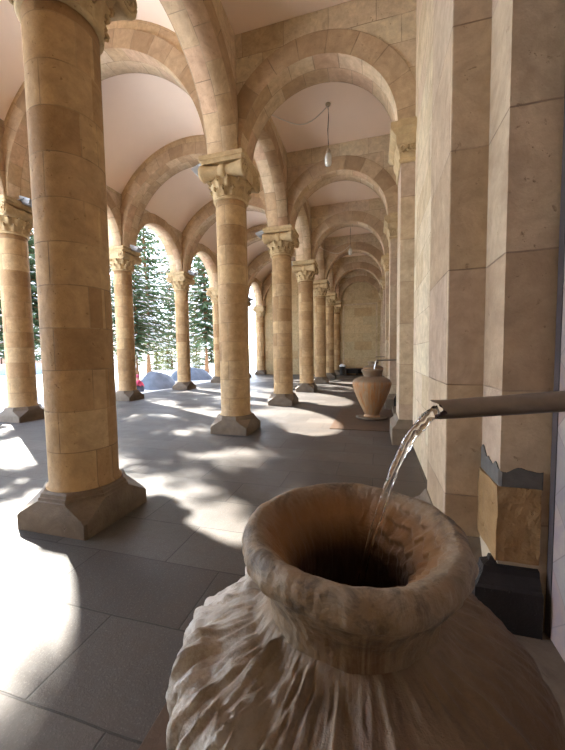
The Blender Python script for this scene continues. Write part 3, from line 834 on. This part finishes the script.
# ------------------------------------------------------------------ outdoors
def hills(x, y):
    return -.12 + .10 * noise.noise(Vector((x * .25, y * .25, 0))) + .05 * noise.noise(Vector((x * .8, y * .8, 4)))
mb = MB(); nx, ny = 60, 60; G = []
for i in range(nx + 1):
    x = -9.3 - (i / nx) ** 1.5 * 80; G.append([mb.v(x, -25 + 130 * j / ny, hills(x, -25 + 130 * j / ny) + max(0, (-x - 35)) * .06) for j in range(ny + 1)])
for i in range(nx):
    for j in range(ny): mb.face([G[i][j], G[i + 1][j], G[i + 1][j + 1], G[i][j + 1]], None, True)
struct(mb.build('ground', M['snow']), 'snow covered ground outside the arcade')
def bank(x, y, rx, ry, h, label, seed):
    mb = MB(); n, m = 28, 10; rows = []
    for i in range(m + 1):
        t = i / m; row = []
        for j in range(n):
            a = 2 * PI * j / n; k = 1 + .3 * noise.noise(Vector((math.cos(a) * 1.5, math.sin(a) * 1.5, seed)))
            z = -.3 + (h + .3) * (1 - (1 - t) ** 2) ** .6 if 0 else -.3 + (h + .3) * math.cos((1 - t) * PI / 2) ** .8
            row.append(mb.v(rx * (1 - t) ** .8 * k * math.cos(a), ry * (1 - t) ** .8 * k * math.sin(a), z + .12 * noise.noise(Vector((math.cos(a) * (1 - t) * 3, math.sin(a) * (1 - t) * 3, seed + 5))) * (1 if i else 0)))
        rows.append(row)
    for a, b in zip(rows, rows[1:]):
        for j in range(n): k = (j + 1) % n; mb.face([a[j], a[k], b[k], b[j]], None, True)
    return tag(mb.build('snow_bank', M['snow_shade'] if seed < 3 else M['snow'], None, (x, y, 0)), label, 'snow bank', 'snow banks outside')
bank(-11.2, 15.1, 1.0, 1.2, .72, 'shade-blue heaped snow bank under the tall spruce, beside the pink figure', 1)
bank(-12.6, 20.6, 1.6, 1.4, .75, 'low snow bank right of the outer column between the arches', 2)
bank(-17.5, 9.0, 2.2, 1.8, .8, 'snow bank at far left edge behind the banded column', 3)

def spruce(name_mats, H_, z0, R_, seed, whorls=24, per=8, dens=1.0, snow=.5, lean=0):
    rnd = random.Random(seed); fol = MB(); sn = MB(); br = MB()
    for w in range(whorls):
        t = w / (whorls - 1); z = z0 + (H_ - z0 - .3) * t
        for b in range(per if t < .8 else max(4, per - 3)):
            if rnd.random() > dens: continue
            ang = 2 * PI * (b + rnd.random() * .7) / per + w * 1.1
            ln = R_ * (1 - t) ** .85 * rnd.uniform(.75, 1.12) + .25
            d = Vector((math.cos(ang), math.sin(ang), 0)); side = Vector((-d.y, d.x, 0))
            drop = ln * rnd.uniform(.18, .42) * (1 - t * .6); zz = z + rnd.uniform(-.15, .15); n = max(4, int(ln / .2)); pts = []
            for i in range(n + 1):
                s = i / n; pts.append(d * (ln * s) + Vector((0, 0, zz - drop * s ** 1.2 + .12 * ln * s ** 4)))
            if ln > .8: br.tube(pts[::3] + [pts[-1]], lambda s: .03 * (1 - s) + .008, 4, False, False)
            for i in range(1, n + 1):
                s = i / n; p = pts[i]
                for sg in (-1, 1):
                    l2 = (.16 + .42 * (1 - s) * min(1, ln / 2)) * rnd.uniform(.7, 1.2)
                    dr = (side * sg * rnd.uniform(.6, 1) + d * rnd.uniform(.3, .8) + Vector((0, 0, rnd.uniform(-.75, -.1)))).normalized()
                    wv = dr.cross(Vector((rnd.uniform(-.5, .5), rnd.uniform(-.5, .5), 1))).normalized() * .075
                    nv_ = dr.cross(wv).normalized() * .06; e = p + dr * l2; mid = p + dr * l2 * .45
                    fol.face([fol.v(*p), fol.v(*(mid + wv)), fol.v(*e), fol.v(*(mid - wv))])
                    fol.face([fol.v(*p), fol.v(*(mid + nv_)), fol.v(*e), fol.v(*(mid - nv_))])
                if rnd.random() < snow * .42 and s > .25:
                    c = p + Vector((rnd.uniform(-.1, .1), rnd.uniform(-.1, .1), .05)); a1 = d * rnd.uniform(.15, .34); a2 = side * rnd.uniform(.08, .2); h = Vector((0, 0, rnd.uniform(.04, .09))); a1.z -= .10
                    V = [sn.v(*(c + q)) for q in (a1, a2, -a1, -a2)]; T_ = sn.v(*(c + h)); Bt = sn.v(*(c - h * .5))
                    for i2 in range(4): sn.face([V[i2], V[(i2 + 1) % 4], T_]); sn.face([V[(i2 + 1) % 4], V[i2], Bt])
    root = empty('snowy_spruce', (0, 0, 0), 'x', 'tree')
    rt = H_ * .0135
    MB().tube([(0, 0, -.4), (.02, 0, H_ * .3), (-.03, .03, H_ * .65), (0, 0, H_)], lambda s: rt * (1 - s) + .02, 10).build('trunk', M['bark'], root)
    br.build('boughs', M['bark'], root); tag(fol.build('foliage', name_mats, root), kind='stuff')
    if snow: tag(sn.build('branch_snow', M['snow'], root), kind='stuff')
    return root
def put(o, x, y, rz, sc, label, z=0):
    o.location = (x, y, z); o.rotation_euler = (0, 0, rz); o.scale = (sc, sc, sc); tag(o, label, 'tree', 'spruces outside the arcade')
def at(px, d):                                       # a spot on the ground seen d metres away in direction px
    xc = (px - 282.5) / 329.8 * d; c, s = math.cos(.27248), math.sin(.27248)
    return xc * c - d * s, xc * s + d * c
sA = spruce(M['needles'], 17, 3.2, 3.6, 11, 34, 9, .95, .75)
sB = spruce(M['needles_light'], 12, 1.2, 2.6, 5, 26, 8, .9, .5)
x, y = at(149, 29); put(sA, x, y, 0, 1, 'tall snow laden spruce seen through the arch right of the front column')
o = copy_tree(sA); x, y = at(207, 31); put(o, x, y, 2.1, 1.02, 'dark snow laden spruce seen through the arch left of the lone column')
o = copy_tree(sA); put(o, -16.4, 12.4, 4.0, .78, 'dark spruce between the banded column and the big front column')
o = copy_tree(sA); x, y = at(-12, 24); put(o, x, y, 1.0, .85, 'spruce glimpsed at the left edge behind the banded column')
o = copy_tree(sA); x, y = at(172, 40); put(o, x, y, 3.0, .9, 'spruce with orange trunk behind the column between the tree filled arches')
x, y = at(163, 48); put(sB, x, y, 0, .62, 'yellow green young conifer low behind the tall spruce trunk')
o = copy_tree(sB); x, y = at(140, 55); put(o, x, y, 1.7, .8, 'pale young conifer farther back beside the pink figure')
o = copy_tree(sB); x, y = at(216, 46); put(o, x, y, 2.6, .8, 'pale young conifer farther back, close left of the lone column')
o = copy_tree(sB); x, y = at(190, 60); put(o, x, y, .6, 1.1, 'distant green conifer between the two tree filled arches')
o = copy_tree(sA); x, y = at(120, 52); put(o, x, y, .6, 1.0, 'distant tall spruce behind the tall snow laden one')
o = copy_tree(sA); x, y = at(183, 58); put(o, x, y, .9, 1.1, 'most distant tall spruce, between the two nearer spruces')

def pine(seed, H_, z0, R_, n_b):
    rnd = random.Random(seed); fol = MB(); br = MB(); sn = MB()
    for i in range(n_b):
        t = i / (n_b - 1); z = z0 + (H_ - z0) * t; ang = i * 2.4 + rnd.uniform(-.4, .4)
        ln = R_ * (1 - .55 * t) * rnd.uniform(.6, 1.1); d = Vector((math.cos(ang), math.sin(ang), 0)); tip = d * ln + Vector((0, 0, z + ln * rnd.uniform(-.1, .3)))
        br.tube([(0, 0, z), d * ln * .5 + Vector((0, 0, z + .05)), tip], lambda s_: .06 * (1 - s_) + .015, 5, False, False)
        for c in range(5):
            f_ = rnd.uniform(.4, 1.05); cen = Vector((0, 0, z)).lerp(tip, f_) + Vector((rnd.uniform(-.35, .35), rnd.uniform(-.35, .35), rnd.uniform(-.1, .25))); R0_ = rnd.uniform(.3, .5)
            for q in range(46):
                v = Vector((rnd.gauss(0, 1), rnd.gauss(0, 1), rnd.gauss(0, .6) + .25)).normalized(); wv = v.cross(Vector((rnd.random(), rnd.random(), rnd.random()))).normalized() * .05
                b_ = cen + v * R0_ * rnd.uniform(.2, .6); e = b_ + v * R0_ * .8
                fol.face([fol.v(*b_), fol.v(*(b_.lerp(e, .5) + wv)), fol.v(*e), fol.v(*(b_.lerp(e, .5) - wv))])
            if rnd.random() < .6:
                V = [sn.v(*(cen + Vector((.25 * math.cos(k * PI / 2), .25 * math.sin(k * PI / 2), R0_ * .5)))) for k in range(4)]; T_ = sn.v(*(cen + Vector((0, 0, R0_ * .5 + .13)))); sn.face(V)
                for k in range(4): sn.face([V[k], V[(k + 1) % 4], T_])
    root = empty('snowy_pine', (0, 0, 0), 'x', 'tree')
    MB().tube([(0, 0, -.4), (.08, 0, H_ * .3), (-.06, .08, H_ * .65), (0, 0, H_)], lambda s_: .17 * (1 - s_) + .03, 10).build('trunk', M['bark'], root)
    br.build('boughs', M['bark'], root); tag(fol.build('foliage', M['needles'], root), kind='stuff'); tag(sn.build('branch_snow', M['snow'], root), kind='stuff')
    return root
pn = pine(21, 16.5, 4.2, 3.2, 32); first = True
for n, t, dy, rz, sc, lb in ((1, 7.0, -.3, 0, 1, 'tall loose crowned pine beside the near bays, left of the view'), (0, 8.0, 0, 1.4, 1, 'tall loose crowned pine beside the nearest bay, left of the view'),
                             (2, 9.5, 1.0, 2.5, .92, 'tall loose crowned pine standing behind the dark spruce left of the front column'), (3, 7.5, .2, 3.6, .62, 'loose crowned pine hidden mostly by the big front column')):
    o = pn if first else copy_tree(pn); first = False
    o.location = (X2 - t, YK(n) + L / 2 + .6 * t + dy, 0); o.rotation_euler = (0, 0, rz); o.scale = (sc,) * 3; tag(o, lb, 'tree', 'pines outside the arcade')
for n, t, rz, sc, lb in ((1, 9.5, .3, .72, 'snowy spruce left of the view beside the near bays'), (0, 8.5, 1.9, .70, 'snowy spruce left of the view behind the nearest bay'),
                         (3, 9.0, 2.7, .70, 'snowy spruce hidden behind the big front column'), (4, 8.0, 5.2, .62, 'smaller spruce just left of the pink figure column')):
    o = copy_tree(sA); put(o, X2 - t, YK(n) + L / 2 + .6 * t, rz, sc, lb)

rnd = random.Random(3)
for px, d, sc, src_, lb in ((128, 36, .55, 'A', 'short dense spruce low behind the pink figure'), (157, 34, .42, 'B', 'small pale conifer right of the tall spruce trunk'),
                      (168, 37, .50, 'B', 'small pale conifer left of the outer column between the arches'), (181, 42, .6, 'A', 'short spruce hidden by the outer column between the arches'),
                      (197, 37, .46, 'B', 'small pale conifer just right of the outer column between the arches'), (212, 38, .5, 'A', 'short dense spruce low beside the lone column'),
                      (34, 42, .8, 'A', 'distant spruce between the banded column and the front column'), (2, 44, .9, 'A', 'distant spruce at the left edge of the view'),
                      (148, 70, 1.3, 'A', 'far tall spruce straight behind the tall snow laden one'), (200, 72, 1.3, 'A', 'far tall spruce at the back of the left wood')):
    o = copy_tree(sA if src_ == 'A' else sB); x, y = at(px, d); put(o, x, y, rnd.uniform(0, 6), sc, lb, -.8 if src_ == 'A' else -.3)

# salmon building far left
x, y = at(18, 46)
root = empty('salmon_building', (x, y, 0), 'low salmon coloured building in the distance at far left behind the trees', 'building')
root.rotation_euler = (0, 0, .6)
mb = MB(); mb.box(-7, 7, 0, 6, -.5, 4.2); mb.build('building_wall', M['bwall'], root)
mb = MB(); mb.loft([[(-7.4, -.4, 4.2), (7.4, -.4, 4.2), (7.4, 6.4, 4.2), (-7.4, 6.4, 4.2)], [(-6.5, 2.9, 5.8), (6.5, 2.9, 5.8), (6.5, 3.1, 5.8), (-6.5, 3.1, 5.8)]]); mb.build('roof', M['broof'], root)
for i in range(5):
    mb = MB(); mb.box(-6 + i * 2.6, -4.9 + i * 2.6, -.06, .02, 1.2, 3.0, .02); mb.build('window', M['bwin'], root)
x, y = at(22, 33)
mb = MB(); mb.box(-5, 5, -.5, .5, -.3, .95)
bmesh.ops.subdivide_edges(mb.bm, edges=mb.bm.edges, cuts=14, use_grid_fill=True)
for v in mb.bm.verts: v.co += Vector((noise.noise(v.co * 1.3), noise.noise(v.co * 1.3 + Vector((5, 0, 0))), noise.noise(v.co * 1.7 + Vector((0, 5, 0))))) * .25
o = mb.build('clipped_hedge', M['fence'], None, (x, y, 0)); o.rotation_euler = (0, 0, .5); tag(o, 'blue grey snowy hedge in shade at far left beyond the banded column', 'hedge')

# figure in pink crouching beyond the column
def skin_obj(name, verts, edges, radii, mat, parent, sub=2):
    me = bpy.data.meshes.new(name); me.from_pydata([Vector(v) for v in verts], edges, []); o = bpy.data.objects.new(name, me); COL.objects.link(o)
    sk = o.modifiers.new('skin', 'SKIN'); sk.use_smooth_shade = True
    for v, r in zip(me.skin_vertices[0].data, radii): v.radius = r if isinstance(r, tuple) else (r, r)
    me.skin_vertices[0].data[0].use_root = True
    s = o.modifiers.new('sub', 'SUBSURF'); s.levels = s.render_levels = sub
    me.materials.append(mat); o.parent = parent; return o
def person(loc, rz):
    root = empty('person', loc, 'person in a pink jacket and hat crouching outside, half hidden by the outer column', 'person', None, rz)
    V = [(0, -.10, .20), (0, -.05, .34), (0, .02, .47), (0, .05, .555), (0, .07, .61), (0, .08, .67), (0, .09, .75),          # pelvis..crown
         (-.15, .03, .53), (-.20, .13, .36), (-.10, .27, .30), (.15, .03, .53), (.20, .13, .36), (.10, .27, .30),               # arms
         (-.10, -.06, .20), (-.13, .22, .34), (-.11, .10, .05), (-.11, .24, .03), (.10, -.06, .20), (.13, .22, .34), (.11, .10, .05), (.11, .24, .03)]
    Ed = [(0, 1), (1, 2), (2, 3), (3, 4), (4, 5), (5, 6), (3, 7), (7, 8), (8, 9), (3, 10), (10, 11), (11, 12), (0, 13), (13, 14), (14, 15), (15, 16), (0, 17), (17, 18), (18, 19), (19, 20)]
    Ra = [.13, .125, .125, .10, .05, .085, .075, .055, .045, .032, .055, .045, .032, .085, .07, .048, .04, .085, .07, .048, .04]
    skin_obj('body', V, Ed, Ra, M['skin'], root)
    jv = [V[i] for i in (0, 1, 2, 3, 7, 8, 9, 10, 11, 12)]
    je = [(0, 1), (1, 2), (2, 3), (3, 4), (4, 5), (5, 6), (3, 7), (7, 8), (8, 9)]
    jv[6] = (-.115, .25, .31); jv[9] = (.115, .25, .31)
    skin_obj('jacket', jv, je, [.155, .145, .145, .115, .075, .065, .05, .075, .065, .05], M['jacket'], root)
    tv = [V[i] for i in (0, 13, 14, 15, 17, 18, 19)]
    skin_obj('trousers', tv, [(0, 1), (1, 2), (2, 3), (0, 4), (4, 5), (5, 6)], [.14, .098, .083, .06, .098, .083, .06], M['trousers'], root)
    for s in (-1, 1):
        MB().tube([(s * .11, .06, .05), (s * .11, .12, .045), (s * .11, .22, .04), (s * .11, .29, .03)], lambda t: .055 - .012 * t, 10).build('boot', M['trousers'], root)
    MB().lathe([(.098, .69), (.102, .71), (.098, .75), (.08, .79), (.045, .815), (.01, .822)], 20).build('hat', M['hat'], root, (0, .085, 0))
    return root
person((-9.95, 12.22, -.06), 2.2)

# ------------------------------------------------------------------ light
w = bpy.data.worlds.new('sky'); SC.world = w; w.use_nodes = True; nt = w.node_tree; nt.nodes.clear()
sky = nt.nodes.new('ShaderNodeTexSky'); sky.sky_type = 'NISHITA'; sky.sun_disc = False
sun_dir = Vector((1, -.6, -.822)).normalized()
sky.sun_elevation = math.asin(-sun_dir.z); sky.sun_rotation = math.atan2(-sun_dir.x, -sun_dir.y)
sky.altitude = 2000; sky.air_density = 1.0; sky.dust_density = 1.5; sky.ozone_density = 1.0
bg = nt.nodes.new('ShaderNodeBackground'); bg.inputs['Strength'].default_value = .32
wo = nt.nodes.new('ShaderNodeOutputWorld'); hs = nt.nodes.new('ShaderNodeHueSaturation'); hs.inputs['Saturation'].default_value = .55; nt.links.new(sky.outputs[0], hs.inputs['Color']); nt.links.new(hs.outputs[0], bg.inputs[0]); nt.links.new(bg.outputs[0], wo.inputs[0])
sl = bpy.data.lights.new('sun', 'SUN'); sl.energy = 6.0; sl.angle = math.radians(.6); sl.color = (1, .945, .85)
so = bpy.data.objects.new('sun', sl); COL.objects.link(so); so.location = (-20, 10, 20)
so.rotation_euler = sun_dir.to_track_quat('-Z', 'Y').to_euler()

# ------------------------------------------------------------------ camera
f, pitch, yaw, roll = 329.8, .06260, .27248, -.01428
c, s = math.cos(yaw), math.sin(yaw); cp, sp = math.cos(pitch), math.sin(pitch); cr, sr = math.cos(roll), math.sin(roll)
F = Vector((-s * cp, c * cp, -sp)); U0 = Vector((-s * sp, c * sp, cp)); R0 = Vector((c, s, 0))
R = R0 * cr + U0 * sr; U = -R0 * sr + U0 * cr
cam = bpy.data.cameras.new('camera'); co = bpy.data.objects.new('camera', cam); COL.objects.link(co)
m = Matrix((R, U, -F)).transposed().to_4x4(); m.translation = Vector((0, 0, CAM_H)); co.matrix_world = m
cam.sensor_fit = 'HORIZONTAL'; cam.sensor_width = 36; cam.lens = 36 * f / 565; cam.clip_start = .02; cam.clip_end = 500
SC.camera = co

SC.view_settings.view_transform = 'Standard'; SC.view_settings.look = 'None'
SC.view_settings.exposure = 2.7; SC.view_settings.gamma = 1; SC.view_settings.use_curve_mapping = False
cy = SC.cycles
cy.max_bounces = 14; cy.diffuse_bounces = 10; cy.glossy_bounces = 4; cy.transmission_bounces = 8
cy.use_denoising = True; cy.caustics_refractive = False; cy.caustics_reflective = False; cy.sample_clamp_indirect = 8
